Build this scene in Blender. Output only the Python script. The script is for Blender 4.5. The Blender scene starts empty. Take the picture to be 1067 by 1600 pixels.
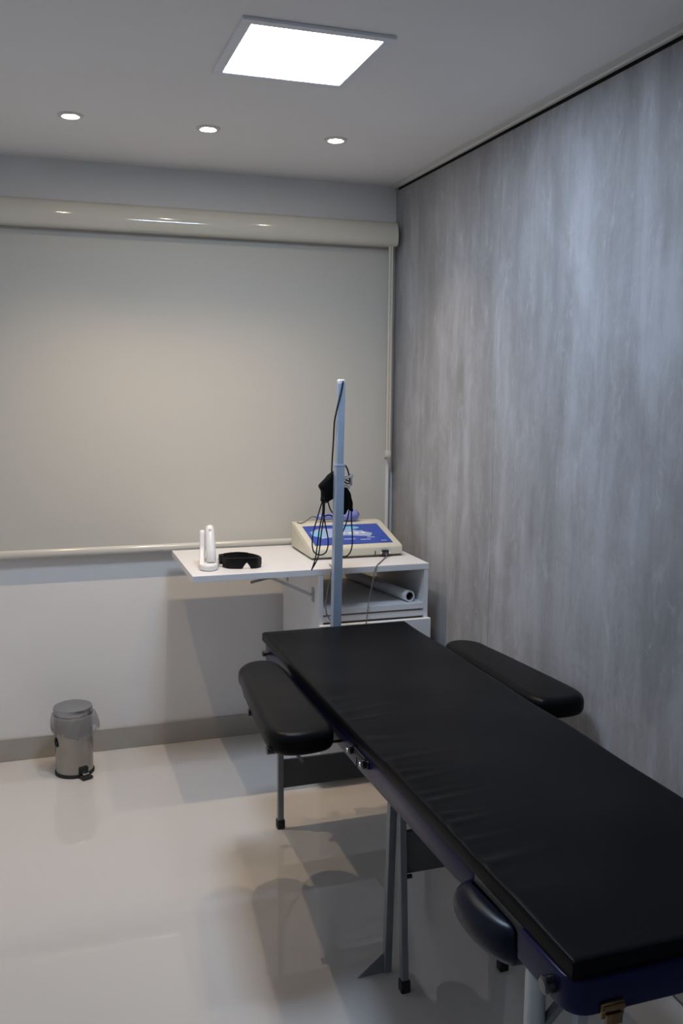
import bpy, bmesh, math, random
from mathutils import Vector, Matrix
random.seed(7)
PI = math.pi
SC = bpy.context.scene
COL = SC.collection

# ------------------------------------------------------------------ camera
cam_d = bpy.data.cameras.new('camera')
cam = bpy.data.objects.new('camera', cam_d)
COL.objects.link(cam)
cam_d.sensor_fit = 'VERTICAL'
cam_d.sensor_height = 36.0
cam_d.lens = 1431.1 / 1600 * 36.0
cam_d.clip_start = 0.02
CAM_R = Matrix(((0.95007765, 0.03509579, -0.31003344),
                (-0.31190164, 0.13343737, -0.94069752),
                (0.00835553, 0.99043564, 0.1377223)))
cam.matrix_world = Matrix.Translation((-1.556, -3.9756, 1.6)) @ CAM_R.to_4x4()
SC.camera = cam

# ------------------------------------------------------------------ world, exposure
world = bpy.data.worlds.new('world'); SC.world = world
world.use_nodes = True
world.node_tree.nodes['Background'].inputs[0].default_value = (0.01, 0.011, 0.013, 1)
world.node_tree.nodes['Background'].inputs[1].default_value = 1.0
SC.view_settings.view_transform = 'Standard'
SC.view_settings.look = 'None'
SC.view_settings.gamma = 1.0
SC.view_settings.use_curve_mapping = False
SC.view_settings.exposure = 0.18
PANEL_STRENGTH = 42.0
PANEL_COLOR = (0.635, 0.785, 1.0)
SPOT_WATTS = 23.0
SPOT_COLOR = (1.0, 0.75, 0.50)

# ------------------------------------------------------------------ materials
MATS = {}
def mat(name, color=(0.8, 0.8, 0.8), rough=0.5, metal=0.0, noise=None, bump=None, coat=0.0, spec=0.5, emis=None, estr=0.0, sheen=0.0):
    """noise = (scale, amount) tints the base colour; bump = (scale, strength, distance)"""
    m = bpy.data.materials.new(name); m.use_nodes = True
    nt = m.node_tree; b = nt.nodes['Principled BSDF']
    b.inputs['Base Color'].default_value = (*color, 1)
    b.inputs['Roughness'].default_value = rough
    b.inputs['Metallic'].default_value = metal
    b.inputs['Specular IOR Level'].default_value = spec
    b.inputs['Coat Weight'].default_value = coat
    b.inputs['Coat Roughness'].default_value = 0.1
    if emis:
        b.inputs['Emission Color'].default_value = (*emis, 1)
        b.inputs['Emission Strength'].default_value = estr
    if noise or bump:
        geo = nt.nodes.new('ShaderNodeNewGeometry')
    if noise:
        n = nt.nodes.new('ShaderNodeTexNoise'); n.inputs['Scale'].default_value = noise[0]; n.inputs['Detail'].default_value = 5
        nt.links.new(geo.outputs['Position'], n.inputs['Vector'])
        r = nt.nodes.new('ShaderNodeValToRGB')
        a = noise[1]
        r.color_ramp.elements[0].color = (*[max(0, c * (1 - a)) for c in color], 1)
        r.color_ramp.elements[1].color = (*[min(1, c * (1 + a)) for c in color], 1)
        r.color_ramp.elements[0].position = 0.3; r.color_ramp.elements[1].position = 0.7
        nt.links.new(n.outputs['Fac'], r.inputs['Fac'])
        nt.links.new(r.outputs['Color'], b.inputs['Base Color'])
    if bump:
        n2 = nt.nodes.new('ShaderNodeTexNoise'); n2.inputs['Scale'].default_value = bump[0]; n2.inputs['Detail'].default_value = 4
        nt.links.new(geo.outputs['Position'], n2.inputs['Vector'])
        bp = nt.nodes.new('ShaderNodeBump'); bp.inputs['Strength'].default_value = bump[1]; bp.inputs['Distance'].default_value = bump[2]
        nt.links.new(n2.outputs['Fac'], bp.inputs['Height'])
        nt.links.new(bp.outputs['Normal'], b.inputs['Normal'])
    MATS[name] = m
    return m

mat('wall_paint', (0.80, 0.795, 0.785), 0.7, noise=(3, 0.02), bump=(140, 0.08, 0.002))
mat('ceiling_paint', (0.88, 0.87, 0.86), 0.8, noise=(2, 0.015))
mat('hidden_paint', (0.84, 0.845, 0.86), 0.8, noise=(2, 0.02))
mat('baseboard_tile', (0.40, 0.38, 0.34), 0.25, noise=(9, 0.05))
mat('trim_paint', (0.74, 0.73, 0.70), 0.5, noise=(6, 0.03))
mat('gap_black', (0.008, 0.008, 0.008), 0.8, noise=(10, 0.1))
mat('blind_plastic', (0.66, 0.63, 0.54), 0.10, noise=(6, 0.02))
mat('bar_plastic', (0.62, 0.60, 0.54), 0.14, noise=(6, 0.02))
mat('chain_plastic', (0.64, 0.59, 0.50), 0.4, noise=(30, 0.04))
mat('white_laminate', (0.78, 0.78, 0.79), 0.35, noise=(5, 0.015))
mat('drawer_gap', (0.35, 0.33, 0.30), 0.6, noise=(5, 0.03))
mat('light_frame', (0.82, 0.84, 0.88), 0.4, noise=(8, 0.02))  # frame paler than its grey, with the panel's bloom put into the colour
mat('lamp_ring', (0.75, 0.74, 0.72), 0.3, noise=(8, 0.02))
mat('vinyl_black', (0.0060, 0.0066, 0.0080), 0.33, spec=0.06, noise=(7, 0.15), bump=(320, 0.08, 0.001))
mat('pad_vinyl', (0.007, 0.007, 0.0078), 0.33, spec=0.085, noise=(7, 0.12), bump=(320, 0.06, 0.001))
mat('navy_vinyl', (0.004, 0.007, 0.020), 0.30, spec=0.2, noise=(6, 0.15))
mat('navy_paint', (0.009, 0.010, 0.055), 0.30, spec=0.18, noise=(9, 0.1))
mat('aluminium', (0.50, 0.53, 0.56), 0.42, 0.75, noise=(20, 0.05))
mat('grey_steel', (0.22, 0.235, 0.25), 0.42, 0.35, noise=(20, 0.06))
mat('dark_board', (0.085, 0.09, 0.092), 0.5, noise=(8, 0.1))
mat('rubber', (0.010, 0.010, 0.011), 0.55, noise=(20, 0.1))
mat('knob_black', (0.012, 0.012, 0.016), 0.15, coat=0.8, noise=(20, 0.1))
mat('chrome', (0.75, 0.75, 0.77), 0.12, 1.0, noise=(20, 0.03))
mat('brass', (0.24, 0.165, 0.085), 0.32, 0.9, noise=(60, 0.2))
mat('steel_brushed', (0.33, 0.32, 0.30), 0.15, 1.0, noise=(12, 0.08))
mat('steel_lid', (0.40, 0.41, 0.43), 0.35, 1.0, noise=(12, 0.05))
mat('console_beige', (0.68, 0.655, 0.545), 0.38, noise=(8, 0.02))
mat('console_seam', (0.10, 0.09, 0.07), 0.6, noise=(8, 0.1))
mat('print_blue', (0.030, 0.075, 0.42), 0.3, noise=(25, 0.12))
mat('print_pale', (0.38, 0.48, 0.75), 0.3, noise=(25, 0.06))
mat('print_cyan', (0.22, 0.56, 0.78), 0.3, noise=(25, 0.06))
mat('handpiece_lilac', (0.24, 0.28, 0.62), 0.25, noise=(12, 0.05))
mat('device_white', (0.80, 0.79, 0.78), 0.28, noise=(12, 0.015))
mat('device_grey', (0.42, 0.42, 0.43), 0.4, noise=(12, 0.05))
mat('goggle_black', (0.004, 0.004, 0.005), 0.35, spec=0.2, noise=(12, 0.1))
mat('cable_black', (0.006, 0.006, 0.006), 0.45, noise=(30, 0.1))
mat('cloth_black', (0.005, 0.005, 0.005), 0.85, spec=0.1, noise=(60, 0.2), bump=(300, 0.3, 0.002))
mat('cable_grey', (0.16, 0.14, 0.13), 0.5, noise=(30, 0.08))
mat('pole_paint', (0.36, 0.44, 0.56), 0.35, 0.25, noise=(15, 0.04))
mat('paper_roll', (0.72, 0.72, 0.73), 0.6, noise=(12, 0.02))
mat('roll_core', (0.09, 0.085, 0.08), 0.8, noise=(12, 0.1))
mat('diffuser', (0.9, 0.9, 0.9), 0.5, noise=(3, 0.005), emis=PANEL_COLOR, estr=PANEL_STRENGTH)
mat('rim_glow', (0.9, 0.8, 0.65), 0.3, noise=(3, 0.005), emis=(1.0, 0.70, 0.42), estr=1.6)  # emission paints the warm rim of light round each bulb
mat('bulb_glow', (0.9, 0.85, 0.75), 0.5, noise=(3, 0.005), emis=(1.0, 0.84, 0.62), estr=120.0)

def floor_material():
    m = mat('porcelain', (0.66, 0.645, 0.625), 0.03, spec=0.95)
    nt = m.node_tree; b = nt.nodes['Principled BSDF']
    geo = nt.nodes.new('ShaderNodeNewGeometry')
    n = nt.nodes.new('ShaderNodeTexNoise'); n.inputs['Scale'].default_value = 1.1; n.inputs['Detail'].default_value = 6
    nt.links.new(geo.outputs['Position'], n.inputs['Vector'])
    r = nt.nodes.new('ShaderNodeValToRGB')
    r.color_ramp.elements[0].position = 0.3; r.color_ramp.elements[1].position = 0.7
    r.color_ramp.elements[0].color = (0.675, 0.645, 0.612, 1); r.color_ramp.elements[1].color = (0.71, 0.684, 0.655, 1)
    nt.links.new(n.outputs['Fac'], r.inputs['Fac']); nt.links.new(r.outputs['Color'], b.inputs['Base Color'])
floor_material()

def cement_material():
    m = mat('cement_panel', (0.25, 0.25, 0.26), 0.5, spec=0.35)
    nt = m.node_tree; b = nt.nodes['Principled BSDF']; L = nt.links
    geo = nt.nodes.new('ShaderNodeNewGeometry')
    def noise(scale3, sc, det, rough=0.55, dist=0.0):
        mp = nt.nodes.new('ShaderNodeMapping'); mp.inputs['Scale'].default_value = scale3
        L.new(geo.outputs['Position'], mp.inputs['Vector'])
        n = nt.nodes.new('ShaderNodeTexNoise'); n.inputs['Scale'].default_value = sc; n.inputs['Detail'].default_value = det
        n.inputs['Roughness'].default_value = rough; n.inputs['Distortion'].default_value = dist
        L.new(mp.outputs['Vector'], n.inputs['Vector'])
        return n.outputs['Fac']
    def math_(op, a, bb):
        n = nt.nodes.new('ShaderNodeMath'); n.operation = op
        for i, v in enumerate((a, bb)):
            if isinstance(v, (int, float)): n.inputs[i].default_value = v
            else: L.new(v, n.inputs[i])
        return n.outputs[0]
    streak = noise((1, 3.6, 0.60), 1.7, 7, 0.58, 0.5)
    fine = noise((1, 13.0, 0.9), 1.6, 6, 0.6, 0.4)
    patch = noise((1, 1.5, 0.75), 1.5, 7, 0.62, 0.5)
    blot = noise((1, 2.4, 1.1), 3.4, 9, 0.74, 0.7)
    grain = noise((1, 1.3, 0.8), 60, 4, 0.7)
    s = math_('ADD', math_('MULTIPLY', streak, 0.30), math_('MULTIPLY', fine, 0.14))
    s = math_('ADD', s, math_('MULTIPLY', patch, 0.26))
    s = math_('ADD', s, math_('MULTIPLY', blot, 0.26))
    s = math_('ADD', s, math_('MULTIPLY', grain, 0.06))
    r = nt.nodes.new('ShaderNodeValToRGB')
    e = r.color_ramp.elements
    e[0].position = 0.36; e[0].color = (0.239, 0.236, 0.238, 1)
    e[1].position = 0.68; e[1].color = (0.531, 0.547, 0.589, 1)
    k = e.new(0.47); k.color = (0.319, 0.317, 0.321, 1)
    k = e.new(0.51); k.color = (0.361, 0.361, 0.371, 1)
    k = e.new(0.56); k.color = (0.425, 0.431, 0.451, 1)
    L.new(s, r.inputs['Fac'])
    # small pale worn flecks
    fl = noise((1, 2.6, 0.9), 7, 9, 0.76, 0.6)
    fr = nt.nodes.new('ShaderNodeValToRGB'); fr.color_ramp.elements[0].position = 0.545; fr.color_ramp.elements[1].position = 0.70
    L.new(fl, fr.inputs['Fac'])
    mx = nt.nodes.new('ShaderNodeMix'); mx.data_type = 'RGBA'
    L.new(math_('MULTIPLY', fr.outputs['Color'], 0.42), mx.inputs['Factor'])
    L.new(r.outputs['Color'], mx.inputs['A']); mx.inputs['B'].default_value = (0.621, 0.638, 0.678, 1)
    L.new(mx.outputs['Result'], b.inputs['Base Color'])
    bp = nt.nodes.new('ShaderNodeBump'); bp.inputs['Strength'].default_value = 0.08; bp.inputs['Distance'].default_value = 0.003
    L.new(s, bp.inputs['Height']); L.new(bp.outputs['Normal'], b.inputs['Normal'])
cement_material()

def fabric_material():
    m = mat('blind_fabric', (0.57, 0.555, 0.505), 0.85, spec=0.2)
    nt = m.node_tree; b = nt.nodes['Principled BSDF']; L = nt.links
    geo = nt.nodes.new('ShaderNodeNewGeometry')
    w = []
    for d in ('X', 'Z'):
        n = nt.nodes.new('ShaderNodeTexWave'); n.bands_direction = d; n.inputs['Scale'].default_value = 240; n.inputs['Distortion'].default_value = 0.6
        L.new(geo.outputs['Position'], n.inputs['Vector']); w.append(n)
    a = nt.nodes.new('ShaderNodeMath'); a.operation = 'ADD'
    L.new(w[0].outputs['Fac'], a.inputs[0]); L.new(w[1].outputs['Fac'], a.inputs[1])
    bp = nt.nodes.new('ShaderNodeBump'); bp.inputs['Strength'].default_value = 0.15; bp.inputs['Distance'].default_value = 0.0005
    L.new(a.outputs[0], bp.inputs['Height']); L.new(bp.outputs['Normal'], b.inputs['Normal'])
fabric_material()

def bag_material():
    m = bpy.data.materials.new('clear_bag'); m.use_nodes = True; MATS['clear_bag'] = m
    nt = m.node_tree; nt.nodes.clear()
    out = nt.nodes.new('ShaderNodeOutputMaterial'); mx = nt.nodes.new('ShaderNodeMixShader')
    tr = nt.nodes.new('ShaderNodeBsdfTransparent'); tr.inputs[0].default_value = (0.9, 0.9, 0.92, 1)
    pr = nt.nodes.new('ShaderNodeBsdfPrincipled'); pr.inputs['Base Color'].default_value = (0.38, 0.38, 0.39, 1); pr.inputs['Roughness'].default_value = 0.22
    geo = nt.nodes.new('ShaderNodeNewGeometry')
    n = nt.nodes.new('ShaderNodeTexNoise'); n.inputs['Scale'].default_value = 60
    nt.links.new(geo.outputs['Position'], n.inputs['Vector'])
    bp = nt.nodes.new('ShaderNodeBump'); bp.inputs['Strength'].default_value = 0.5; bp.inputs['Distance'].default_value = 0.004
    nt.links.new(n.outputs['Fac'], bp.inputs['Height']); nt.links.new(bp.outputs['Normal'], pr.inputs['Normal'])
    mx.inputs[0].default_value = 0.42
    nt.links.new(tr.outputs[0], mx.inputs[1]); nt.links.new(pr.outputs[0], mx.inputs[2]); nt.links.new(mx.outputs[0], out.inputs[0])
bag_material()

# ------------------------------------------------------------------ mesh helpers
def bevel(bm, verts, off, seg=2):
    es = {e for v in verts for e in v.link_edges}
    bmesh.ops.bevel(bm, geom=list(es), offset=off, segments=seg, affect='EDGES', profile=0.5, clamp_overlap=True)
def box(bm, x0, x1, y0, y1, z0, z1, bev=0.0, seg=2):
    tmp = bmesh.new()
    vs = [tmp.verts.new((x, y, z)) for z in (z0, z1) for y in (y0, y1) for x in (x0, x1)]
    for f in ((0, 2, 3, 1), (4, 5, 7, 6), (0, 1, 5, 4), (2, 6, 7, 3), (0, 4, 6, 2), (1, 3, 7, 5)):
        tmp.faces.new([vs[i] for i in f])
    if bev: bevel(tmp, list(tmp.verts), bev, seg)
    join(bm, tmp); return bm
def join(bm, tmp):
    me = bpy.data.meshes.new('tmp'); tmp.to_mesh(me); tmp.free(); bm.from_mesh(me); bpy.data.meshes.remove(me)
def frame_of(d):
    d = Vector(d).normalized()
    a = Vector((0, 0, 1)) if abs(d.z) < 0.9 else Vector((1, 0, 0))
    u = d.cross(a).normalized(); return u, d.cross(u).normalized()
def cyl(bm, p0, p1, r0, r1=None, n=24, cap=True, rot=0.0):
    p0, p1 = Vector(p0), Vector(p1); r1 = r0 if r1 is None else r1
    u, v = frame_of(p1 - p0)
    A = [bm.verts.new(p0 + (u * math.cos(2 * PI * i / n + rot) + v * math.sin(2 * PI * i / n + rot)) * r0) for i in range(n)]
    B = [bm.verts.new(p1 + (u * math.cos(2 * PI * i / n + rot) + v * math.sin(2 * PI * i / n + rot)) * r1) for i in range(n)]
    for i in range(n): bm.faces.new((A[i], A[(i + 1) % n], B[(i + 1) % n], B[i]))
    if cap: bm.faces.new(A[::-1]); bm.faces.new(B)
    return bm
def bar(bm, p0, p1, w, d=None, up=(0, 1, 0), bev=0.0):
    """square bar from p0 to p1, w wide along `side`, d deep along `up`"""
    p0, p1 = Vector(p0), Vector(p1); d = w if d is None else d
    ax = (p1 - p0).normalized(); u = Vector(up); u = (u - ax * u.dot(ax)).normalized(); s = ax.cross(u)
    tmp = bmesh.new(); vs = []
    for p in (p0, p1):
        for a, b_ in ((-1, -1), (1, -1), (1, 1), (-1, 1)):
            vs.append(tmp.verts.new(p + s * (a * w / 2) + u * (b_ * d / 2)))
    for f in ((3, 2, 1, 0), (4, 5, 6, 7), (0, 1, 5, 4), (1, 2, 6, 5), (2, 3, 7, 6), (3, 0, 4, 7)):
        tmp.faces.new([vs[i] for i in f])
    if bev: bevel(tmp, list(tmp.verts), bev, 2)
    join(bm, tmp); return bm
def catmull(pts, k=6, closed=False):
    pts = [Vector(p) for p in pts]; n = len(pts); out = []
    for i in range(n if closed else n - 1):
        g = (lambda j: pts[j % n]) if closed else (lambda j: pts[max(0, min(n - 1, j))])
        p0, p1, p2, p3 = g(i - 1), g(i), g(i + 1), g(i + 2)
        for q in range(k):
            t = q / k
            out.append(0.5 * ((2 * p1) + (p2 - p0) * t + (2 * p0 - 5 * p1 + 4 * p2 - p3) * t * t + (3 * p1 - p0 - 3 * p2 + p3) * t ** 3))
    if not closed: out.append(pts[-1])
    return out
def tube(bm, pts, r, n=8, k=6, smooth=True):
    P = catmull(pts, k) if smooth else [Vector(p) for p in pts]
    rings = []; u = None
    for i, p in enumerate(P):
        t = (P[min(i + 1, len(P) - 1)] - P[max(i - 1, 0)]).normalized()
        if u is None: u, _ = frame_of(t)
        u = (u - t * u.dot(t)).normalized(); v = t.cross(u)
        rings.append([bm.verts.new(p + (u * math.cos(2 * PI * j / n) + v * math.sin(2 * PI * j / n)) * r) for j in range(n)])
    for a, b_ in zip(rings, rings[1:]):
        for j in range(n): bm.faces.new((a[j], a[(j + 1) % n], b_[(j + 1) % n], b_[j]))
    bm.faces.new(rings[0][::-1]); bm.faces.new(rings[-1])
    return bm
def lathe(bm, prof, c=(0, 0, 0), n=40, cap0=False, cap1=False, wob=None):
    c = Vector(c); rings = []
    for r, z in prof:
        rings.append([bm.verts.new(c + Vector((r * math.cos(2 * PI * j / n), r * math.sin(2 * PI * j / n), z))) for j in range(n)])
        if wob:
            for j, v in enumerate(rings[-1]):
                v.co = c + Vector(wob(2 * PI * j / n, r, z))
    for a, b_ in zip(rings, rings[1:]):
        for j in range(n): bm.faces.new((a[j], a[(j + 1) % n], b_[(j + 1) % n], b_[j]))
    if cap0: bm.faces.new(rings[0][::-1])
    if cap1: bm.faces.new(rings[-1])
    return bm
def prism(bm, poly, axis, a0, a1, bev=0.0):
    """extrude a 2-D outline along an axis: 'x' -> outline is (y, z), 'y' -> (x, z), 'z' -> (x, y)"""
    def P(p, a): return {'x': (a, p[0], p[1]), 'y': (p[0], a, p[1]), 'z': (p[0], p[1], a)}[axis]
    tmp = bmesh.new()
    A = [tmp.verts.new(P(p, a0)) for p in poly]; B = [tmp.verts.new(P(p, a1)) for p in poly]; n = len(poly)
    for i in range(n): tmp.faces.new((A[i], A[(i + 1) % n], B[(i + 1) % n], B[i]))
    tmp.faces.new(A[::-1]); tmp.faces.new(B)
    bmesh.ops.recalc_face_normals(tmp, faces=tmp.faces)
    if bev: bevel(tmp, list(tmp.verts), bev, 2)
    join(bm, tmp); return bm
def pad(bm, outline, z0, z1, r, steps=5, crown=0.0, rb=None):
    """upholstered slab: closed outline (x, y), edges rounded by r"""
    O = [Vector((p[0], p[1], 0)) for p in catmull([(x, y, 0) for x, y in outline], 5, True)]
    n = len(O); ar = sum(O[i].x * O[(i + 1) % n].y - O[(i + 1) % n].x * O[i].y for i in range(n))
    sgn = 1 if ar > 0 else -1
    N = []
    for i in range(n):
        t = (O[(i + 1) % n] - O[i - 1]).normalized(); N.append(Vector((-t.y, t.x, 0)) * sgn)
    rb = r if rb is None else rb
    prof = [(rb * (1 - math.sin(a)), z0 + rb * (1 - math.cos(a))) for a in [PI / 2 * i / steps for i in range(steps + 1)]]
    prof += [(r * (1 - math.cos(a)), z1 - r + r * math.sin(a)) for a in [PI / 2 * i / steps for i in range(steps + 1)]]
    rings = [[bm.verts.new((O[i].x + N[i].x * d, O[i].y + N[i].y * d, z)) for i in range(n)] for d, z in prof]
    for a, b_ in zip(rings, rings[1:]):
        for j in range(n):
            f = (a[j], a[(j + 1) % n], b_[(j + 1) % n], b_[j])
            bm.faces.new(f if sgn > 0 else f[::-1])
    bm.faces.new(rings[0][::-1] if sgn > 0 else rings[0]); bm.faces.new(rings[-1] if sgn > 0 else rings[-1][::-1])
    return bm
def new(): return bmesh.new()

def obj(name, bm, m, parent=None, smooth=False, local=True):
    """links bm as one mesh; with local=False its coordinates are the room's and are shifted to the parent's base"""
    bmesh.ops.recalc_face_normals(bm, faces=bm.faces)
    if parent is not None and not local:
        p, off = parent, Vector((0, 0, 0))
        while p is not None: off += p.location; p = p.parent
        bmesh.ops.translate(bm, verts=bm.verts, vec=-off)
    me = bpy.data.meshes.new(name); bm.to_mesh(me); bm.free()
    me.materials.append(MATS[m])
    if smooth:
        me.polygons.foreach_set('use_smooth', [True] * len(me.polygons))
        try: me.set_sharp_from_angle(angle=math.radians(40))
        except Exception: pass
    o = bpy.data.objects.new(name, me); COL.objects.link(o)
    if parent is not None: o.parent = parent
    return o
def tag(o, label, cat, group=None):
    o['label'] = label; o['category'] = cat
    if group: o['group'] = group
    return o
def thing(name, label, cat, loc=(0, 0, 0), group=None, rz=0.0):
    o = bpy.data.objects.new(name, None); COL.objects.link(o)
    o.empty_display_size = 0.05; o.location = loc; o.rotation_euler = (0, 0, rz)
    return tag(o, label, cat, group)
def struct(name, bm, m, label=None, smooth=False):
    o = obj(name, bm, m, None, smooth); o['kind'] = 'structure'
    if label: o['label'] = label
    return o

# ------------------------------------------------------------------ the room
XL, YF, H = -2.30, -4.40, 2.48
struct('floor', box(new(), XL - .1, 0.1, YF - .1, 0.1, -0.1, 0.0), 'porcelain', 'polished beige porcelain floor')
struct('ceiling', box(new(), XL - .1, 0.1, YF - .1, 0.1, H, H + .1), 'ceiling_paint', 'plain white ceiling')
struct('wall_back', box(new(), XL - .1, 0.1, 0.0, 0.1, 0, H), 'wall_paint', 'white painted wall behind the roller blind')
struct('wall_left', box(new(), XL - .1, XL, YF - .1, 0, 0, H), 'hidden_paint', 'white painted wall outside the view')
struct('wall_front', box(new(), XL, 0.1, YF - .1, YF, 0, H), 'hidden_paint', 'white painted wall behind the camera')
wr = struct('wall_right', box(new(), 0.012, 0.1, YF, 0, 0, H), 'gap_black', 'wall clad in grey cement-look panels')
ys = [-0.002, -1.002, -2.30, -3.60, YF]
for a, b_ in zip(ys, ys[1:]):
    obj('panel', box(new(), 0.0, 0.012, b_ + 0.0008, a - 0.0008, 0.012, H - 0.021, 0.0008, 1), 'cement_panel', wr)
struct('baseboard_back', box(new(), XL, -0.001, -0.012, 0.0, 0.0, 0.099, 0.002), 'baseboard_tile', 'low grey-beige skirting under the white wall')
struct('baseboard_right', box(new(), -0.016, 0.0, YF, -0.012, 0.008, 0.07, 0.002), 'baseboard_tile', 'low skirting under the cement panels')
struct('trim_1', prism(new(), [(0.0, H), (-0.045, H), (-0.045, H - .004), (-0.018, H - .006), (-0.012, H - .010), (0.0, H - .010)], 'y', YF, -0.001), 'trim_paint', 'white edge strip between ceiling and cement panels')

# ------------------------------------------------------------------ ceiling lights
lp = thing('ceiling_light', 'bright square white light panel in a grey frame set in the ceiling', 'ceiling light', (-0.856, -1.455, H))
b = new(); w, d, iw, idp = 0.200, 0.212, 0.172, 0.184
for x0, x1, y0, y1 in ((-w, w, -d, -idp), (-w, w, idp, d), (-w, -iw, -idp, idp), (iw, w, -idp, idp)):
    box(b, x0, x1, y0, y1, -0.009, 0.0, 0.0015, 1)
obj('frame', b, 'light_frame', lp)
obj('diffuser', box(new(), -iw, iw, -idp, idp, -0.004, -0.001), 'diffuser', lp)

def downlight(x, y, label, watts=SPOT_WATTS):
    t = thing('downlight', label, 'downlight', (x, y, H), 'row of small warm downlights')
    obj('trim_ring', lathe(new(), [(0.028, -0.002), (0.029, -0.006), (0.034, -0.007), (0.041, -0.004), (0.043, 0.0)], n=36), 'lamp_ring', t, True)
    obj('bulb', lathe(new(), [(0.001, -0.0048), (0.014, -0.0046), (0.0215, -0.003), (0.0215, 0.0)], n=32, cap0=True), 'bulb_glow', t, True)
    obj('glow_ring', lathe(new(), [(0.0215, -0.0015), (0.0285, -0.003), (0.0285, 0.0)], n=32), 'rim_glow', t, True)  # ring added to carry the painted warm glow around the bulb
    ld = bpy.data.lights.new('downlight_lamp', 'SPOT'); lo = bpy.data.objects.new('downlight_lamp', ld); COL.objects.link(lo)
    ld.energy = watts; ld.color = SPOT_COLOR; ld.spot_size = math.radians(111); ld.spot_blend = 1.0; ld.shadow_soft_size = 0.010
    lo.parent = t; lo.location = (0, 0, -0.03)
downlight(-1.422, -0.655, 'small warm downlight farthest from the cement wall')
downlight(-0.962, -0.655, 'small warm downlight between the two others of its row')
downlight(-0.499, -0.665, 'small warm downlight nearest the cement wall', SPOT_WATTS * 0.65)

# ------------------------------------------------------------------ roller blind
rb = thing('roller_blind', 'wide beige roller blind drawn down over the window', 'roller blind', (-1.4, -0.06, 0.88))
prof = [(0.0, 2.314), (-0.060, 2.314), (-0.085, 2.309), (-0.104, 2.295), (-0.113, 2.272), (-0.116, 2.245), (-0.113, 2.222), (-0.104, 2.210), (-0.092, 2.206), (-0.045, 2.206), (-0.045, 2.225), (0.0, 2.225)]
cas = obj('cassette', prism(new(), prof, 'x', XL + .01, -0.036), 'blind_plastic', rb, True, local=False)
cap = [(-0.058 + (y + 0.058) * 1.02, 2.26 + (z - 2.26) * 1.02) for y, z in prof[:10]] + [(0, 2.205)]
obj('end_cap', prism(new(), cap, 'x', -0.036, -0.031), 'blind_plastic', rb, local=False)
obj('fabric', box(new(), XL + .02, -0.048, -0.0375, -0.0365, 0.905, 2.225), 'blind_fabric', rb, local=False)
bp_ = [(y + 0.023, z) for y, z in ((-0.052, 0.884), (-0.056, 0.880), (-0.066, 0.880), (-0.071, 0.884), (-0.073, 0.892), (-0.072, 0.903), (-0.068, 0.910), (-0.061, 0.913), (-0.055, 0.911), (-0.052, 0.905))]
obj('bottom_bar', prism(new(), bp_, 'x', XL + .02, -0.048), 'bar_plastic', rb, True, local=False)
obj('pale_strip', box(new(), -0.047, -0.031, -0.040, -0.030, 0.30, 1.262, 0.002), 'device_white', rb, local=False)  # white strip added to brighten the sliver beside the fabric's lower edge
ch = obj('chain_channel', box(new(), -0.063, -0.043, -0.088, -0.078, 1.285, 2.206, 0.002), 'chain_plastic', rb, local=False)
for cxx in (-0.0590, -0.0470):
    obj('chain', tube(new(), [(cxx, -0.090, 1.30), (cxx, -0.090, 2.206)], 0.0022, 8, 2), 'chain_plastic', ch, True, local=False)
tz = obj('tensioner', box(new(), -0.064, -0.042, -0.094, -0.066, 1.275, 1.305, 0.003), 'bar_plastic', ch, True, local=False)
obj('wall_bracket', box(new(), -0.055, -0.046, -0.078, 0.0, 1.27, 1.285, 0.001), 'bar_plastic', rb, local=False)

# ------------------------------------------------------------------ cabinet with fold-out leaf
FY, BY, TZ, TB = -0.640, -0.086, 0.891, 0.866
cab = thing('cabinet', 'white laminate cabinet with an open shelf and a fold-out desk leaf', 'cabinet', (-0.315, -0.34, 0))
def cpart(name, bm, m='white_laminate', parent=None, smooth=False): return obj(name, bm, m, parent or cab, smooth, local=False)
cpart('top', box(new(), -0.546, -0.084, FY, BY, TB, TZ, 0.0012, 1))
lf = cpart('leaf', box(new(), -1.036, -0.5468, FY, BY, TB, TZ, 0.0012, 1))
cpart('side_panel', box(new(), -0.545, -0.528, FY + .002, BY, 0.03, TB))
cpart('side_panel', box(new(), -0.101, -0.085, FY + .002, BY, 0.03, TB))
cpart('back_panel', box(new(), -0.528, -0.101, BY - .008, BY, 0.03, 0.704))
cpart('shelf', box(new(), -0.528, -0.101, FY + .006, BY - .008, 0.704, 0.727, 0.001, 1))
cpart('rail', box(new(), -0.528, -0.101, FY + .012, FY + .03, 0.672, 0.697, 0.001, 1))
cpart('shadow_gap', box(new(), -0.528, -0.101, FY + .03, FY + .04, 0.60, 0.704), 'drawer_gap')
for z0, z1 in ((0.462, 0.668), (0.254, 0.460), (0.045, 0.252)):
    dr = cpart('drawer', box(new(), -0.546, -0.079, FY - .020, FY + .001, z0, z1, 0.0015, 1))
    b = new(); box(b, -0.37, -0.27, FY - .045, FY - .037, z1 - .03, z1 - .02, 0.002); box(b, -0.365, -0.357, FY - .04, FY - .019, z1 - .029, z1 - .021); box(b, -0.283, -0.275, FY - .04, FY - .019, z1 - .029, z1 - .021)
    cpart('handle', b, 'aluminium', dr)
cpart('plinth', box(new(), -0.535, -0.09, FY + .04, BY, 0.0, 0.032))
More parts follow.
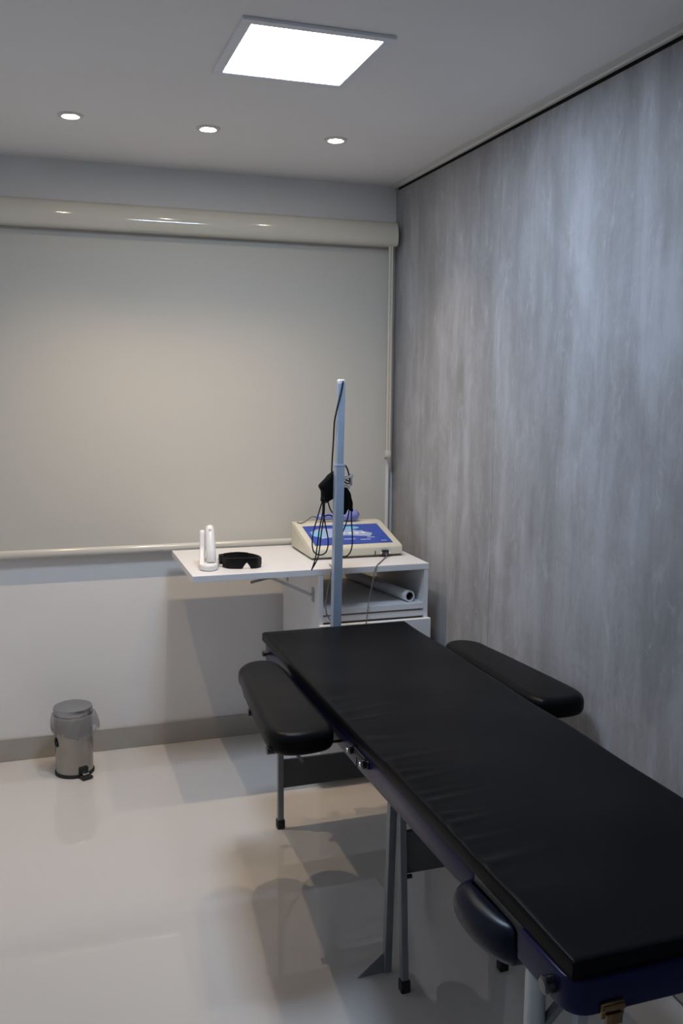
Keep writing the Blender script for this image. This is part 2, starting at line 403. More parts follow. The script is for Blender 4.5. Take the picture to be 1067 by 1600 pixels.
for k, yb in enumerate((-0.56, -0.16)):       # folding stays below the leaf
    br = cpart('folding_bracket', bar(new(), (-0.549, yb, 0.770), (-0.72, yb, 0.853), 0.013, 0.004, (0, 1, 0)), 'white_laminate')
    b = new(); box(b, -0.80, -0.69, yb - .011, yb + .011, 0.858, TB); cpart('leaf_plate', b, 'aluminium', br)
    b = new(); box(b, -0.5495, -0.545, yb - .013, yb + .013, 0.745, 0.80); cpart('side_plate', b, 'aluminium', br)
    b = new(); cyl(b, (-0.557, yb, 0.772), (-0.545, yb, 0.772), 0.006, n=12); cpart('screw', b, 'chrome', br, True)
    b = new(); bar(b, (-0.715, yb - .005, 0.855), (-0.80, yb - .005, 0.838), 0.010, 0.004, (0, 1, 0)); cpart('stay_arm', b, 'aluminium', br)

# paper roll on the shelf
pr = thing('paper_roll', 'white paper roll lying on the open cabinet shelf', 'paper roll', (-0.15, -0.605, 0.7275))
pa, pb = Vector((-0.150, -0.606, 0.7505)), Vector((-0.243, -0.11, 0.7505))
b = new(); cyl(b, pa, pb, 0.0225, n=32, cap=False); dd = (pb - pa).normalized(); u, v = frame_of(dd)
for p, s in ((pa, 1), (pb, -1)):
    A = [b.verts.new(p + (u * math.cos(2 * PI * i / 32) + v * math.sin(2 * PI * i / 32)) * 0.0225) for i in range(32)]
    B = [b.verts.new(p + dd * s * .001 + (u * math.cos(2 * PI * i / 32) + v * math.sin(2 * PI * i / 32)) * 0.0165) for i in range(32)]
    for i in range(32): b.faces.new((A[i], A[(i + 1) % 32], B[(i + 1) % 32], B[i]))
bmesh.ops.remove_doubles(b, verts=b.verts, dist=1e-5)
obj('paper', b, 'paper_roll', pr, True, local=False)
b = new(); cyl(b, pa + dd * .001, pb - dd * .001, 0.0165, n=32, cap=False); cyl(b, pa + dd * .2, pa + dd * .201, 0.0163, n=32)
obj('cardboard_core', b, 'roll_core', pr, True, local=False)

# ------------------------------------------------------------------ electrotherapy console
cons = thing('therapy_console', 'beige sloping electrotherapy console with a blue control panel', 'medical device', (-0.325, -0.31, TZ))
CX0, CX1, CF, CB = -0.525, -0.128, -0.463, -0.150
def slope(y): return 0.938 + (y - CF) * 0.245
side = [(CF + .004, TZ + .008), (CF, TZ + .014), (CF, 0.931), (CF + .006, 0.938), (-0.205, slope(-0.205) + .001), (-0.195, slope(-0.2) + .002), (CB + .01, 1.004), (CB, 0.995), (CB, TZ + .008)]
obj('body', prism(new(), side, 'x', CX0, CX1, 0.005), 'console_beige', cons, True, local=False)
obj('base_seam', box(new(), CX0 + .004, CX1 - .004, CF + .005, CB - .004, TZ + .003, TZ + .010), 'console_seam', cons, local=False)
for fx in (CX0 + .03, CX1 - .03):
    for fy in (CF + .03, CB - .03):
        obj('rubber_foot', cyl(new(), (fx, fy, TZ), (fx, fy, TZ + .006), 0.010, n=16), 'rubber', cons, True, local=False)
def on_slope(x, y, h): n = Vector((0, -0.238, 0.971)); return Vector((x, y, slope(y))) + n * h
def decal(name, pts, h0, h1, m, parent):
    b = new(); A = [b.verts.new(on_slope(x, y, h0)) for x, y in pts]; B = [b.verts.new(on_slope(x, y, h1)) for x, y in pts]; n = len(pts)
    for i in range(n): b.faces.new((A[i], A[(i + 1) % n], B[(i + 1) % n], B[i]))
    b.faces.new(A[::-1]); b.faces.new(B)
    return obj(name, b, m, parent, local=False)
def oval(cx, cy, rx, ry, n=28): return [(cx + rx * math.cos(2 * PI * i / n), cy + ry * math.sin(2 * PI * i / n)) for i in range(n)]
def rect(x0, x1, y0, y1): return [(x0, y0), (x1, y0), (x1, y1), (x0, y1)]
cp = decal('control_panel', rect(-0.500, -0.160, -0.432, -0.232), -0.001, 0.0012, 'print_blue', cons)
cp['label'] = 'blue printed control panel'
decal('print_mark', [(-0.485, -0.30), (-0.43, -0.26), (-0.30, -0.285), (-0.215, -0.33), (-0.235, -0.365), (-0.34, -0.345), (-0.45, -0.37)], 0.001, 0.0016, 'print_pale', cp)
decal('print_mark', oval(-0.305, -0.268, 0.050, 0.017), 0.001, 0.0018, 'print_cyan', cp)
decal('print_mark', oval(-0.455, -0.325, 0.030, 0.026), 0.001, 0.0018, 'print_cyan', cp)
for x0, x1, y in ((-0.33, -0.29, -0.305), (-0.28, -0.25, -0.305), (-0.36, -0.31, -0.385), (-0.29, -0.245, -0.395), (-0.205, -0.18, -0.413), (-0.255, -0.22, -0.375)):
    decal('print_mark', rect(x0, x1, y - .004, y + .004), 0.001, 0.002, 'print_pale', cp)
for x in (-0.345, -0.315, -0.285, -0.255):
    decal('key', oval(x, -0.328, 0.010, 0.009, 18), 0.001, 0.0035, 'device_white', cp)
b = new(); box(b, -0.222, -0.192, CF - .012, CF + .002, 0.899, 0.921, 0.003)
cn = obj('connector', b, 'knob_black', cons, True, local=False)
for x in (-0.226, -0.188):
    obj('socket_screw', cyl(new(), (x, CF - .008, 0.910), (x, CF + .001, 0.910), 0.005, n=14), 'chrome', cn, True, local=False)
obj('indicator', box(new(), -0.252, -0.247, CF - .0015, CF + .001, 0.900, 0.918), 'console_seam', cons, local=False)

# lilac handpiece lying on the console's back ridge
hp = thing('ultrasound_handpiece', 'lilac blue ultrasound handpiece lying on the beige console', 'handpiece', (-0.33, -0.185, 1.004))
def lathe_x(prof, c, n=28):   # prof = (x, r)
    b = new(); rings = []
    for x, r in prof: rings.append([b.verts.new((c[0] + x, c[1] + r * math.cos(2 * PI * j / n), c[2] + r * math.sin(2 * PI * j / n))) for j in range(n)])
    for a, q in zip(rings, rings[1:]):
        for j in range(n): b.faces.new((a[j], a[(j + 1) % n], q[(j + 1) % n], q[j]))
    b.faces.new(rings[0][::-1]); b.faces.new(rings[-1]); return b
obj('handle', lathe_x([(-0.095, 0.006), (-0.09, 0.011), (-0.07, 0.014), (-0.02, 0.015), (0.02, 0.019), (0.045, 0.024)], (-0.33, -0.19, 1.027)), 'handpiece_lilac', hp, True, local=False)
hd = obj('head', lathe_x([(0.045, 0.024), (0.055, 0.0265), (0.080, 0.0265), (0.092, 0.022), (0.098, 0.014)], (-0.33, -0.19, 1.030)), 'handpiece_lilac', hp, True, local=False)
obj('metal_face', lathe_x([(0.0975, 0.016), (0.101, 0.014), (0.102, 0.004)], (-0.33, -0.19, 1.030)), 'chrome', hd, True, local=False)
obj('lead', tube(new(), [(-0.425, -0.19, 1.027), (-0.445, -0.195, 1.03), (-0.475, -0.20, 1.012), (-0.50, -0.205, 1.0065), (-0.508, -0.185, 1.0068)], 0.0025), 'cable_grey', hp, True, local=False)

# thin console lead hanging over the cabinet front
ld_ = obj('console_lead', tube(new(), [(-0.207, CF - .012, 0.908), (-0.212, CF - .03, 0.897), (-0.24, CF - .07, 0.8942), (-0.275, -0.59, 0.8942), (-0.305, -0.638, 0.8942), (-0.318, -0.646, 0.873), (-0.33, -0.646, 0.81), (-0.345, -0.650, 0.74), (-0.36, -0.664, 0.66), (-0.38, -0.668, 0.60)], 0.0022), 'cable_grey', None, True)
tag(ld_, 'thin grey lead running from the console socket over the cabinet front', 'cable')
ld2 = obj('thin_lead', tube(new(), [(-0.482, -0.57, 0.8942), (-0.492, -0.632, 0.8945), (-0.497, -0.6465, 0.882), (-0.512, -0.650, 0.82), (-0.522, -0.652, 0.745), (-0.512, -0.655, 0.70), (-0.488, -0.665, 0.672), (-0.46, -0.668, 0.655)], 0.0022), 'cable_grey', None, True)
tag(ld2, 'thin dark lead curving down left of the pole before the shelf', 'cable')

# ------------------------------------------------------------------ handheld light in its dock
dk = thing('charging_dock', 'white charging dock standing at the left end of the desk leaf', 'charging dock', (-0.948, -0.49, TZ), rz=math.radians(-12))
out = [(-0.036, 0.075), (-0.036, -0.03), (-0.030, -0.062), (-0.010, -0.082), (0.014, -0.082), (0.032, -0.062), (0.036, -0.03), (0.034, 0.075)]
obj('base', pad(new(), out, 0.0, 0.026, 0.009, 4), 'device_white', dk, True)
fin = [(-0.060, 0.02), (0.070, 0.02), (0.074, 0.06), (0.070, 0.105), (0.060, 0.130), (0.048, 0.142), (0.038, 0.138), (0.030, 0.115), (0.012, 0.075), (-0.015, 0.046), (-0.050, 0.030)]
obj('upright', prism(new(), fin, 'x', -0.036, -0.0165, 0.006), 'device_white', dk, True)
cl = thing('curing_light', 'white handheld light stick standing in the charging dock', 'handheld device', (-0.948, -0.49, TZ), rz=math.radians(-12))
b = new()
P0, P1 = Vector((0.010, -0.040, 0.0265)), Vector((0.003, 0.034, 0.160))
ax = (P1 - P0).normalized(); u = Vector((1, 0, 0)); u = (u - ax * u.dot(ax)).normalized(); v = ax.cross(u)
rings = []
for t, rx, ry in ((0, .014, .011), (.03, .0180, .014), (.3, .0195, .016), (.7, .0180, .015), (.93, .0165, .014), (.98, .013, .011), (1.0, .006, .005)):
    p = P0.lerp(P1, t); rings.append([b.verts.new(p + u * rx * math.cos(2 * PI * j / 24) + v * ry * math.sin(2 * PI * j / 24)) for j in range(24)])
for a, q in zip(rings, rings[1:]):
    for j in range(24): b.faces.new((a[j], a[(j + 1) % 24], q[(j + 1) % 24], q[j]))
b.faces.new(rings[0][::-1]); b.faces.new(rings[-1])
obj('body', b, 'device_white', cl, True)
p = P0.lerp(P1, 0.84); b = new(); nrm = v if v.y < 0 else -v
cyl(b, p + nrm * 0.011, p + nrm * 0.0152, 0.006, 0.005, n=16); obj('button', b, 'device_grey', cl, True)

# ------------------------------------------------------------------ black goggles
gg = thing('safety_goggles', 'black wraparound safety goggles lying on the white desk leaf', 'goggles', (-0.828, -0.52, TZ))
def ribbon(pts, zlo, zhi, th):
    """curved band through pts (x, y) with lower/upper edge functions of arc fraction"""
    b = new(); P = catmull([(x, y, 0) for x, y in pts], 8); n = len(P); R = []
    for i, p in enumerate(P):
        t = (P[min(n - 1, i + 1)] - P[max(0, i - 1)]).normalized(); nn = Vector((t.y, -t.x, 0)); f = i / (n - 1)
        R.append([b.verts.new((p.x + nn.x * o, p.y + nn.y * o, z)) for o, z in ((0, zlo(f)), (th, zlo(f)), (th, zhi(f)), (0, zhi(f)))])
    for a, q in zip(R, R[1:]):
        for j in range(4): b.faces.new((a[j], a[(j + 1) % 4], q[(j + 1) % 4], q[j]))
    b.faces.new(R[0]); b.faces.new(R[-1][::-1]); return b
def notch(f):
    d = abs(f - 0.56)
    return 0.0005 + (0.025 * (1 - d / 0.09) ** 0.7 if d < 0.09 else 0) 
front = [(-0.066, 0.020), (-0.052, -0.012), (-0.025, -0.026), (0.005, -0.034), (0.032, -0.038), (0.056, -0.034), (0.073, -0.018)]
obj('lens', ribbon(front, notch, lambda f: 0.043 - 0.004 * (2 * f - 1) ** 2, 0.004), 'goggle_black', gg, True)
obj('temple', ribbon([(-0.066, 0.020), (-0.078, 0.050), (-0.070, 0.075), (-0.045, 0.088)], lambda f: 0.010, lambda f: 0.045 - .004 * f, 0.005), 'goggle_black', gg, True)
obj('temple', ribbon([(0.073, -0.018), (0.074, 0.015), (0.062, 0.05), (0.040, 0.078)], lambda f: 0.012, lambda f: 0.037 + .004 * f, 0.005), 'goggle_black', gg, True)
obj('strap', ribbon([(-0.052, 0.085), (-0.02, 0.098), (0.015, 0.098), (0.045, 0.074)], lambda f: 0.012, lambda f: 0.043, 0.003), 'goggle_black', gg, True)

# ------------------------------------------------------------------ pedal bin
bn = thing('pedal_bin', 'small stainless steel pedal bin with a clear bag over its rim', 'bin', (-1.466, -0.195, 0))
obj('body', lathe(new(), [(0.0745, 0.012), (0.0750, 0.02), (0.0765, 0.14), (0.0775, 0.252), (0.0755, 0.252), (0.074, 0.10)], n=48), 'steel_brushed', bn, True)
obj('base_ring', lathe(new(), [(0.072, 0.0), (0.079, 0.001), (0.0795, 0.010), (0.0765, 0.014), (0.070, 0.014)], n=48, cap0=True, cap1=True), 'rubber', bn, True)
obj('lid', lathe(new(), [(0.0775, 0.256), (0.0785, 0.258), (0.0785, 0.277), (0.0765, 0.283), (0.070, 0.286), (0.030, 0.288), (0.001, 0.2885)], n=48, cap1=True), 'steel_lid', bn, True)
def bagw(a, r, z):
    k = (0.256 - z) / 0.10
    w_ = 0.007 * math.sin(7 * a + 1) * k + 0.005 * math.sin(13 * a + 2.2 + 8 * k) * min(1, k + .2)
    zz = z + (0.012 * math.sin(2 * a + .7) + 0.003 * math.sin(5 * a)) * (k ** 2)
    bul = 0.010 * math.exp(-((a - 0.0 + (2 * PI if a < -PI else 0)) / 0.7) ** 2) + 0.010 * math.exp(-((a - 2 * PI) / 0.7) ** 2)
    rr = r + w_ + bul * (0.4 + k)
    return (rr * math.cos(a), rr * math.sin(a), zz)
obj('bag', lathe(new(), [(0.0795, 0.256), (0.086, 0.252), (0.089, 0.24), (0.090, 0.225), (0.0895, 0.21), (0.088, 0.195), (0.085, 0.182), (0.082, 0.17)], n=72, wob=bagw), 'clear_bag', bn, True)
pd = Vector((0.42, -0.90, 0)).normalized(); ps = Vector((-pd.y, pd.x, 0))
def pbox(bm, d0, d1, s, z0, z1, bev=.002):
    tmp = new(); vs = []
    for z in (z0, z1):
        for dd_, ss in ((d0, -s), (d1, -s), (d1, s), (d0, s)): vs.append(tmp.verts.new(pd * dd_ + ps * ss + Vector((0, 0, z))))
    for f in ((3, 2, 1, 0), (4, 5, 6, 7), (0, 1, 5, 4), (1, 2, 6, 5), (2, 3, 7, 6), (3, 0, 4, 7)): tmp.faces.new([vs[i] for i in f])
    bevel(tmp, list(tmp.verts), bev, 2); join(bm, tmp); return bm
pe = obj('pedal', pbox(new(), 0.074, 0.116, 0.022, 0.004, 0.013), 'rubber', bn, True)
obj('pedal_arm', pbox(new(), 0.070, 0.100, 0.012, 0.014, 0.024), 'chrome', pe, True)
obj('pedal_housing', pbox(new(), 0.070, 0.083, 0.020, 0.012, 0.044, .004), 'rubber', bn, True)
b = new()
tube(b, [(-0.070, -0.030, 0.165), (-0.073, -0.034, 0.155), (-0.071, -0.040, 0.140), (-0.066, -0.042, 0.130)], 0.004)
obj('carry_handle', b, 'rubber', bn, True)

# ------------------------------------------------------------------ treatment table
CX, CY, ROT = -0.538, -1.852, 0.0099
tb = thing('treatment_table', 'long black folding treatment table with navy frame beside the cement wall', 'massage table', (CX, CY, 0), rz=ROT)
HW, HL, MT, MB_ = 0.276, 0.997, 0.720, 0.686
wr_ = [(0.135, 1.0, .35, .014), (0.075, .6, .25, .010), (-0.06, 0.5, -.15, .018), (-0.20, 1.0, .2, .012), (-0.265, .5, -.1, .009), (-0.315, .7, .3, .012), (-0.385, .5, .1, .010), (-0.425, .8, .2, .012), (-0.485, .5, -.1, .009), (-0.53, .9, .2, .012), (-0.60, .6, .1, .010), (-0.69, 1.3, .25, .016), (0.24, .4, .2, .02), (-0.80, .3, .1, .02)]
def wrinkle(x, y):
    """low folds in the vinyl running in from the left edge, and a faint overall waviness"""
    z = 0.0; e = x + HW
    fall = math.exp(-(e / 0.075) ** 1.3) * min(1, 0.25 + e / 0.02)
    for y0, a, s, w_ in wr_:
        yc = y0 + s * e * 0.6
        z += 0.0036 * a * math.exp(-((y - yc) / w_) ** 2) * fall
        z -= 0.0022 * a * math.exp(-((y - yc - 1.7 * w_) / (1.3 * w_)) ** 2) * fall
    e2 = HW - x
    z += 0.0012 * math.sin(21 * y + 5 * x + 1.0) * math.exp(-(e / 0.35) ** 2)
    z += 0.0012 * math.sin(16 * y - 9 * x) * math.exp(-(e2 / 0.25) ** 2)
    z += 0.0010 * math.sin(9 * y + 11 * x)
    return z * max(0, min(1, (HL - abs(y)) / 0.05)) * min(1, 0.12 + e / 0.03)
b = new(); rings = []
NY = 300
ysl = [-HL, -HL + .002] + [-HL + .006 + (2 * HL - .012) * i / NY for i in range(NY + 1)] + [HL - .002, HL]
for y in ysl:
    e = min(HL - abs(y), 0.006); dz = 0.006 - math.sqrt(max(0, 0.006 ** 2 - (0.006 - e) ** 2)); ring = []
    xs = [(-HW + .004, MB_), (-HW, MB_ + .004), (-HW, MT - .006), (-HW + .002, MT - .002)]
    nx = 56
    for i in range(nx + 1):
        x = -HW + .006 + (2 * HW - .012) * i / nx; xs.append((x, MT))
    xs += [(HW - .002, MT - .002), (HW, MT - .006), (HW, MB_ + .004), (HW - .004, MB_)]
    for x, z in xs:
        zz = z if z < MT - .0055 else z - dz + wrinkle(x, y)
        xo = x
        pass
        ring.append(b.verts.new((xo, y, zz)))
    rings.append(ring)
for a, q in zip(rings, rings[1:]):
    n = len(a)
    for j in range(n): b.faces.new((a[j], a[(j + 1) % n], q[(j + 1) % n], q[j]))
b.faces.new(rings[0]); b.faces.new(rings[-1][::-1])
obj('mattress', b, 'vinyl_black', tb, True)

# navy frame: far half, near half and the end section carrying the clasp
def u_rail(y_open, y_end, z0, z1, hw, th, rc=0.03):
    """U-shaped rail: two sides from y_open to y_end joined by a rounded end"""
    s = 1 if y_end > y_open else -1
    def path(h, e, r):
        pts = [(-h, y_open)]
        for i in range(7): a = PI / 2 * i / 6; pts.append((-h + r - r * math.cos(a), e - s * (r - r * math.sin(a))))
        return pts + [(-x, y) for x, y in pts[::-1]]
    o, i_ = path(hw, y_end, rc), path(hw - th, y_end - s * th, max(.004, rc - th))
    b = new(); m = len(o)
    V = [[b.verts.new((x, y, z)) for x, y in P] for z in (z0, z1) for P in (o, i_)]
    o0, i0, o1, i1 = V
    for k in range(m - 1):
        b.faces.new((o0[k], o0[k + 1], o1[k + 1], o1[k])); b.faces.new((i0[k + 1], i0[k], i1[k], i1[k + 1]))
        b.faces.new((o1[k], o1[k + 1], i1[k + 1], i1[k])); b.faces.new((o0[k + 1], o0[k], i0[k], i0[k + 1]))
    for k in (0, m - 1):
        f = (o0[k], o1[k], i1[k], i0[k]); b.faces.new(f if k == 0 else f[::-1])
    bmesh.ops.recalc_face_normals(b, faces=b.faces)
    es = [e for e in b.edges if all(abs(v.co.z - z1) < 1e-6 or abs(v.co.z - z0) < 1e-6 for v in e.verts) and abs(e.verts[0].co.z - e.verts[1].co.z) < 1e-6 and e.calc_face_angle(0) > 0.8]
    bmesh.ops.bevel(b, geom=es, offset=0.006, segments=3, affect='EDGES', profile=0.5, clamp_overlap=True)
    return b
FZ0, FZ1 = 0.622, 0.686
far = obj('frame_half', u_rail(0.004, 0.985, FZ0, FZ1, 0.272, 0.022), 'navy_paint', tb, True)
b = new()
for s in (-1, 1):
    prf = [(0.0, FZ1), (0.0, FZ0), (-0.58, FZ0 + .008), (-0.615, FZ0 + .014), (-0.64, FZ0 + .026), (-0.655, FZ0 + .045), (-0.658, FZ1)]
    prism(b, prf, 'x', s * 0.272 if s < 0 else 0.250, -0.250 if s < 0 else 0.272, 0.004)
box(b, -0.25, 0.25, -0.64, -0.615, 0.645, FZ1 - .002, .003)
obj('frame_half', b, 'navy_paint', tb, True)
es_ = obj('end_section', u_rail(-0.845, -1.009, 0.630, 0.689, 0.283, 0.028, 0.040), 'navy_paint', tb, True)
obj('base_board', box(new(), -0.25, 0.25, -0.985, 0.965, 0.676, 0.6862), 'dark_board', tb)
for s in (-1, 1):
    obj('hinge_rail', box(new(), s * 0.262 - .008, s * 0.262 + .008, -0.86, -0.64, 0.655, FZ1, .003), 'dark_board', tb, True)
for s in (-1, 1):
    obj('hinge', box(new(), s * 0.272 - .006, s * 0.272 + .006, -0.850, -0.832, 0.640, 0.690, .003), 'rubber', tb, True)

def leg(p0, p1, w, foot=True, rnd=False, m='grey_steel'):
    p0, p1 = Vector(p0), Vector(p1)
    if rnd: o = obj('leg', cyl(new(), p0, p1, w / 2, n=28), m, tb, True)
    else: o = obj('leg', bar(new(), p0, p1, w, None, (0, 1, 0), 0.002), m, tb)
    if foot:
        b = new(); f = p0.copy()
        if rnd: lathe(b, [(w / 2 + .003, 0.0), (w / 2 + .004, .004), (w / 2 + .003, .035), (w / 2 - .002, .036)], (f.x, f.y, 0), 24, True, True)
        else: box(b, f.x - w / 2 - .004, f.x + w / 2 + .004, f.y - w / 2 - .004, f.y + w / 2 + .004, 0.0, 0.034, .004)
        obj('rubber_foot', b, 'rubber', o, True)
    return o
def lx(xw, yw): return xw - CX + ROT * (yw - CY)
def ly(xw, yw): return yw - CY - ROT * (xw - CX)
# far pair
for s in (-1, 1):
    leg((s * 0.226, 0.933, 0.004), (s * 0.226, 0.933, 0.64), 0.021)
    obj('leg_brace', bar(new(), (s * 0.145, 0.925, 0.245), (s * 0.225, 0.915, 0.36), 0.012, 0.012), 'grey_steel', tb)
obj('cross_board', box(new(), -0.215, 0.215, 0.926, 0.940, 0.153, 0.258, .002), 'dark_board', tb)
# middle A-shaped pairs at the fold
for s in (-1, 1):
    lA = leg((s * 0.163, 0.040, 0.006), (s * 0.167, 0.004, 0.64), 0.021, False)
    leg((s * 0.147, -0.047, 0.004), (s * 0.153, -0.010, 0.64), 0.019)
    obj('pivot_bolt', cyl(new(), (s * 0.14, -0.03, 0.315), (s * 0.125, -0.03, 0.315), 0.006, n=12), 'rubber', tb, True)
    b = new(); prism(b, [(s * 0.249, 0.002), (s * 0.172, 0.062), (s * 0.152, 0.062), (s * 0.152, 0.002)], 'y', 0.0385, 0.0415)
    obj('foot_plate', b, 'grey_steel', lA)
obj('cross_board', box(new(), -0.145, 0.145, -0.022, -0.010, 0.318, 0.437, .002), 'dark_board', tb)
# near pair, thick tubes
for s in (-1, 1):
    leg((s * 0.247, -0.848, 0.004), (s * 0.247, -0.848, 0.665), 0.037, True, True, 'aluminium')
    obj('leg_strut', bar(new(), (s * 0.200, -0.905, 0.12), (s * 0.190, -0.900, 0.665), 0.020, 0.020), 'aluminium', tb)
    obj('leg_brace', bar(new(), (s * 0.230, -0.85, 0.50), (s * 0.175, -0.91, 0.645), 0.014, 0.014), 'grey_steel', tb)
obj('cross_bar', bar(new(), (-0.247, -0.848, 0.16), (0.247, -0.848, 0.16), 0.025, 0.025), 'aluminium', tb)

# arm rests
out = [(-0.434, 0.640), (-0.428, 0.700), (-0.395, 0.745), (-0.345, 0.760), (-0.300, 0.735), (-0.282, 0.660), (-0.284, 0.50), (-0.286, 0.32), (-0.287, 0.19), (-0.292, 0.130), (-0.313, 0.092), (-0.36, 0.078), (-0.41, 0.078), (-0.450, 0.094), (-0.473, 0.140), (-0.471, 0.23), (-0.460, 0.37), (-0.445, 0.545)]
for s in (-1, 1):
    o_ = [(-s * x * 1.0 if s > 0 else x, y + (0.03 if s > 0 else 0)) for x, y in out]
    o_ = [(x + (0.035 if s > 0 else 0), y) for x, y in o_]
    ar = obj('armrest', pad(new(), o_, 0.634, 0.697, 0.026, 7, 0.004, 0.022), 'pad_vinyl', tb, True)
    ox = 0.035 if s > 0 else 0
    ic = 0.286 + ox
    b = new(); box(b, min(s * 0.266, s * (0.32 + ox)), max(s * 0.266, s * (0.32 + ox)), 0.13 + (.03 if s > 0 else 0), 0.70, 0.640, 0.650, .002)
    obj('light_stop', b, 'rubber', ar, True)  # strip added to block lamp light between armrest pad and mattress
    for yb in (0.24, 0.60):
        b = new(); box(b, min(s * 0.262, s * (0.43 + ox)), max(s * 0.262, s * (0.43 + ox)), yb - .018, yb + .018, 0.622, 0.634, .002)
        obj('bracket', b, 'rubber', ar, True)
    for yb in ((0.13, 0.42) if s < 0 else ()):
        b = new(); xo = s * (0.436 if yb > .3 else 0.452); cyl(b, (xo, yb, 0.643), (xo + s * 0.026, yb, 0.643), 0.011, n=16)
        obj('knob', b, 'knob_black', ar, True)
# round navy cushion folded under the near part of the left edge
co = [(-0.262, -0.625), (-0.292, -0.630), (-0.312, -0.655), (-0.320, -0.700), (-0.318, -0.750), (-0.308, -0.795), (-0.290, -0.825), (-0.262, -0.834), (-0.15, -0.834), (-0.09, -0.80), (-0.07, -0.73), (-0.09, -0.66), (-0.15, -0.625)]
obj('cushion', pad(new(), co, 0.592, 0.668, 0.034, 7, 0.002, 0.036), 'navy_vinyl', tb, True)
# hinge and lock knobs
for yk in (0.018, -0.078):
    kb = obj('lock_knob', lathe_x([(0.012, 0.006), (0.0, 0.008), (-0.004, 0.0125), (-0.016, 0.0125), (-0.020, 0.009)], (-0.272, yk, 0.666)), 'knob_black', tb, True)
    obj('cap', lathe_x([(-0.0195, 0.005), (-0.0215, 0.0045), (-0.022, 0.002)], (-0.272, yk, 0.666), 16), 'chrome', kb, True)
obj('hinge_plate', box(new(), -0.278, -0.270, -0.095, 0.035, 0.655, 0.676, .003), 'rubber', tb, True)
kb = obj('lock_knob', lathe_x([(0.006, 0.007), (-0.012, 0.007), (-0.013, 0.010), (-0.026, 0.010), (-0.028, 0.007)], (-0.270, 0.905, 0.668)), 'rubber', tb, True)
kb = obj('lock_knob', lathe_x([(0.012, 0.008), (-0.006, 0.008), (-0.007, 0.0145), (-0.028, 0.0145), (-0.031, 0.011)], (-0.272, -0.955, 0.660)), 'knob_black', tb, True)
obj('cap', lathe_x([(-0.004, 0.0155), (-0.010, 0.0155)], (-0.272, -0.955, 0.660), 24), 'chrome', kb, True)
# brass clasp
b = new(); box(b, -0.232, -0.190, -1.015, -1.008, 0.626, 0.652, .002)
clp = obj('clasp', b, 'brass', tb, True)
b = new(); box(b, -0.226, -0.196, -1.021, -1.014, 0.617, 0.636, .002); cyl(b, (-0.230, -1.016, 0.644), (-0.192, -1.016, 0.644), 0.005, n=12)
obj('lever', b, 'brass', clp, True)

# ------------------------------------------------------------------ accessory pole clamped on the table end
pl = thing('accessory_pole', 'pale blue-grey square pole standing at the far end of the table', 'pole', (-0.559, -0.884, 0.62))
PB, PT = Vector((-0.5595, -0.884, 0.45)), Vector((-0.5425, -0.884, 1.622))
def pp(z): return PB.lerp(PT, (z - PB.z) / (PT.z - PB.z))
obj('lower_tube', bar(new(), pp(0.45), pp(1.318), 0.033, 0.033, (0, 1, 0), 0.003), 'pole_paint', pl, local=False)
obj('upper_tube', bar(new(), pp(1.30), pp(1.612), 0.026, 0.026, (0, 1, 0), 0.003), 'pole_paint', pl, local=False)
b = new(); q = pp(1.611); box(b, q.x - .0125, q.x + .0125, q.y - .0125, q.y + .0125, 1.610, 1.624, .005)
obj('end_cap', b, 'device_white', pl, True, local=False)
obj('collar', bar(new(), pp(1.311), pp(1.321), 0.035, 0.035, (0, 1, 0), 0.002), 'pole_paint', pl, local=False)
obj('clamp', box(new(), -0.585, -0.533, -0.9146, -0.9004, 0.56, 0.66, .002), 'grey_steel', pl, local=False)
b = new(); cyl(b, pp(1.262) + Vector((0.01, 0.012, 0)), pp(1.262) + Vector((0.062, 0.030, 0.012)), 0.006, n=14)
cyl(b, pp(1.24) + Vector((0.01, 0.012, 0)), pp(1.235) + Vector((0.05, 0.034, -0.004)), 0.008, n=14); cyl(b, pp(1.25) + Vector((0.056, 0.028, -.012)), pp(1.25) + Vector((0.056, 0.028, 0.03)), 0.006, n=14)
obj('hook', b, 'chrome', pl, True, local=False)

# cables and cuffs hung on the pole
YB = -0.852
def cuff(name, outline, th, label, loc):
    t = thing(name, label, 'cuff', loc, 'black cuffs hung on the pole')
    b = new(); P = catmull([(x, z, 0) for x, z in outline], 4, True)
    n = len(P); c = Vector((sum(p.x for p in P) / n, sum(p.y for p in P) / n, 0))
    R = []
    for k, (sc, yy) in enumerate(((0.80, -th), (0.95, -th * .8), (1.0, 0), (0.95, th * .8), (0.80, th))):
        R.append([b.verts.new((c.x + (p.x - c.x) * sc, YB + yy + 0.003 * math.sin(9 * i / n * 2 * PI + k), c.y + (p.y - c.y) * sc)) for i, p in enumerate(P)])
    for a, q in zip(R, R[1:]):
        for j in range(n): b.faces.new((a[j], a[(j + 1) % n], q[(j + 1) % n], q[j]))
    b.faces.new(R[0][::-1]); b.faces.new(R[-1])
    obj('pad', b, 'cloth_black', t, True, local=False)
    return t
c1 = cuff('electrode_cuff', [(-0.560, 1.292), (-0.580, 1.275), (-0.612, 1.240), (-0.602, 1.215), (-0.604, 1.182), (-0.588, 1.176), (-0.572, 1.186), (-0.556, 1.200), (-0.550, 1.24), (-0.548, 1.285)], 0.020, 'folded black cloth cuff hanging on the left of the pole', (-0.58, YB, 1.18))
def lead(pts, parent, r=0.0026, name='lead', m='cable_black'): return obj(name, tube(new(), pts, r, 8, 8), m, parent, True, local=False)
y1, y2 = YB - .004, YB + .012
lead([(-0.601, y1, 1.185), (-0.618, y1, 1.13), (-0.637, y1, 1.06), (-0.636, y1, 1.005), (-0.612, y1, 0.985), (-0.586, y1, 0.995), (-0.578, y1, 1.035), (-0.588, y1, 1.09), (-0.597, y1, 1.14), (-0.592, y1, 1.19)], c1)
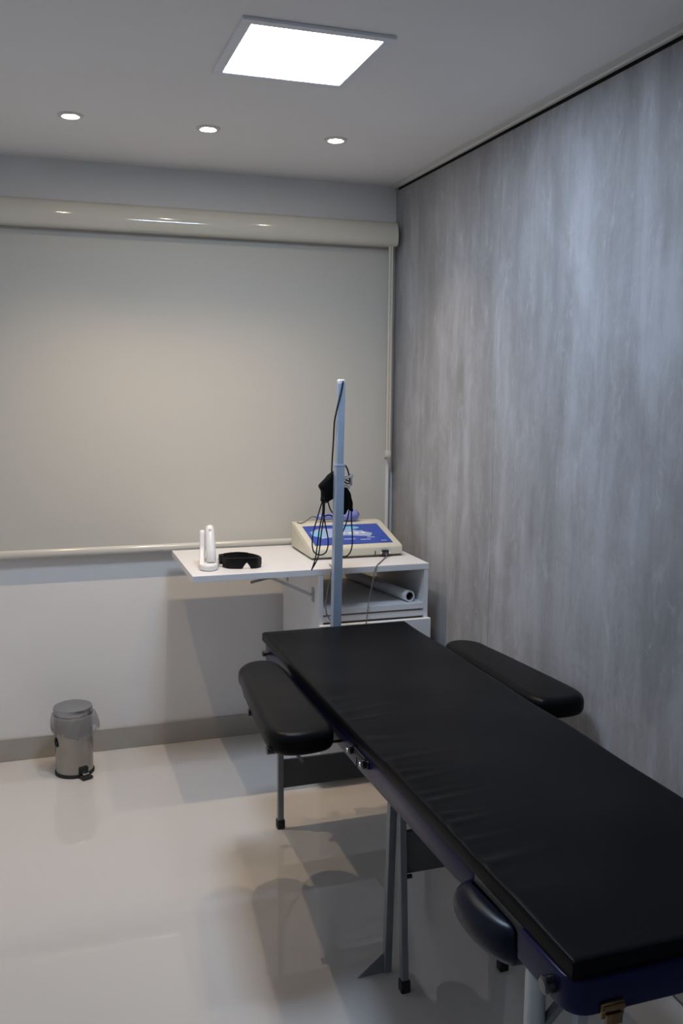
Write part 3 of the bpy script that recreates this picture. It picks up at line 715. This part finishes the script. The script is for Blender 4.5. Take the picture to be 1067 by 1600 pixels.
lead([(-0.595, y2, 1.185), (-0.595, y2, 1.14), (-0.607, y2, 1.08), (-0.615, y2, 1.02), (-0.622, y2, 0.97), (-0.637, y2, 0.925)], c1)
lead([(-0.588, y2, 1.18), (-0.590, y2, 1.13), (-0.600, y2, 1.06), (-0.607, y2, 1.00), (-0.615, y2, 0.965), (-0.635, y2, 0.93)], c1)
lead([(-0.581, y1, 1.185), (-0.572, y1, 1.155), (-0.555, y2, 1.135)], c1)
lead([(-0.592, y2, 1.12), (-0.582, y2, 1.128), (-0.565, y2, 1.128), (-0.55, y2, 1.118)], c1)
obj('strap', box(new(), -0.600, -0.586, YB - .022, YB + .022, 1.180, 1.20, .003), 'rubber', c1, True, local=False)
c2 = cuff('electrode_cuff', [(-0.520, 1.228), (-0.506, 1.230), (-0.494, 1.205), (-0.487, 1.172), (-0.486, 1.142), (-0.497, 1.148), (-0.505, 1.156), (-0.512, 1.136), (-0.525, 1.134), (-0.528, 1.18)], 0.018, 'narrow black cuff hanging from the hook right of the pole', (-0.507, YB, 1.135))
lead([(-0.497, y1, 1.15), (-0.503, y1, 1.12), (-0.512, y1, 1.09), (-0.525, y1, 1.06), (-0.535, y1, 1.035)], c2)
lead([(-0.489, y1, 1.145), (-0.488, y1, 1.10), (-0.484, y1, 1.04), (-0.488, y1, 1.00), (-0.503, y1, 0.977), (-0.525, y1, 0.975), (-0.545, y1, 0.985)], c2)
lead([(-0.520, y1, 1.316), (-0.509, y1, 1.305), (-0.500, y1, 1.278), (-0.498, y1, 1.255), (-0.515, y1, 1.262), (-0.53, y1, 1.275)], c2, 0.003)
lead([(-0.493, y1, 1.250), (-0.506, y1, 1.246), (-0.522, y1, 1.258), (-0.535, y1, 1.28)], c2, 0.003)
tc = obj('black_cable', tube(new(), [(-0.540, -0.8995, 1.618), (-0.546, -0.9000, 1.585), (-0.556, -0.8995, 1.545), (-0.564, -0.8960, 1.505), (-0.566, -0.884, 1.475), (-0.563, -0.868, 1.44), (-0.562, -0.860, 1.40), (-0.564, -0.855, 1.34), (-0.566, -0.853, 1.28)], 0.0030, 8, 8), 'cable_black', None, True)
tag(tc, 'black cable running down the upper part of the pole', 'cable')

for o in (pl, c1, c2, tc):      # the pole stands just behind the mattress end
    o.location = o.location + Vector((0.0155, 0.048, -0.005))
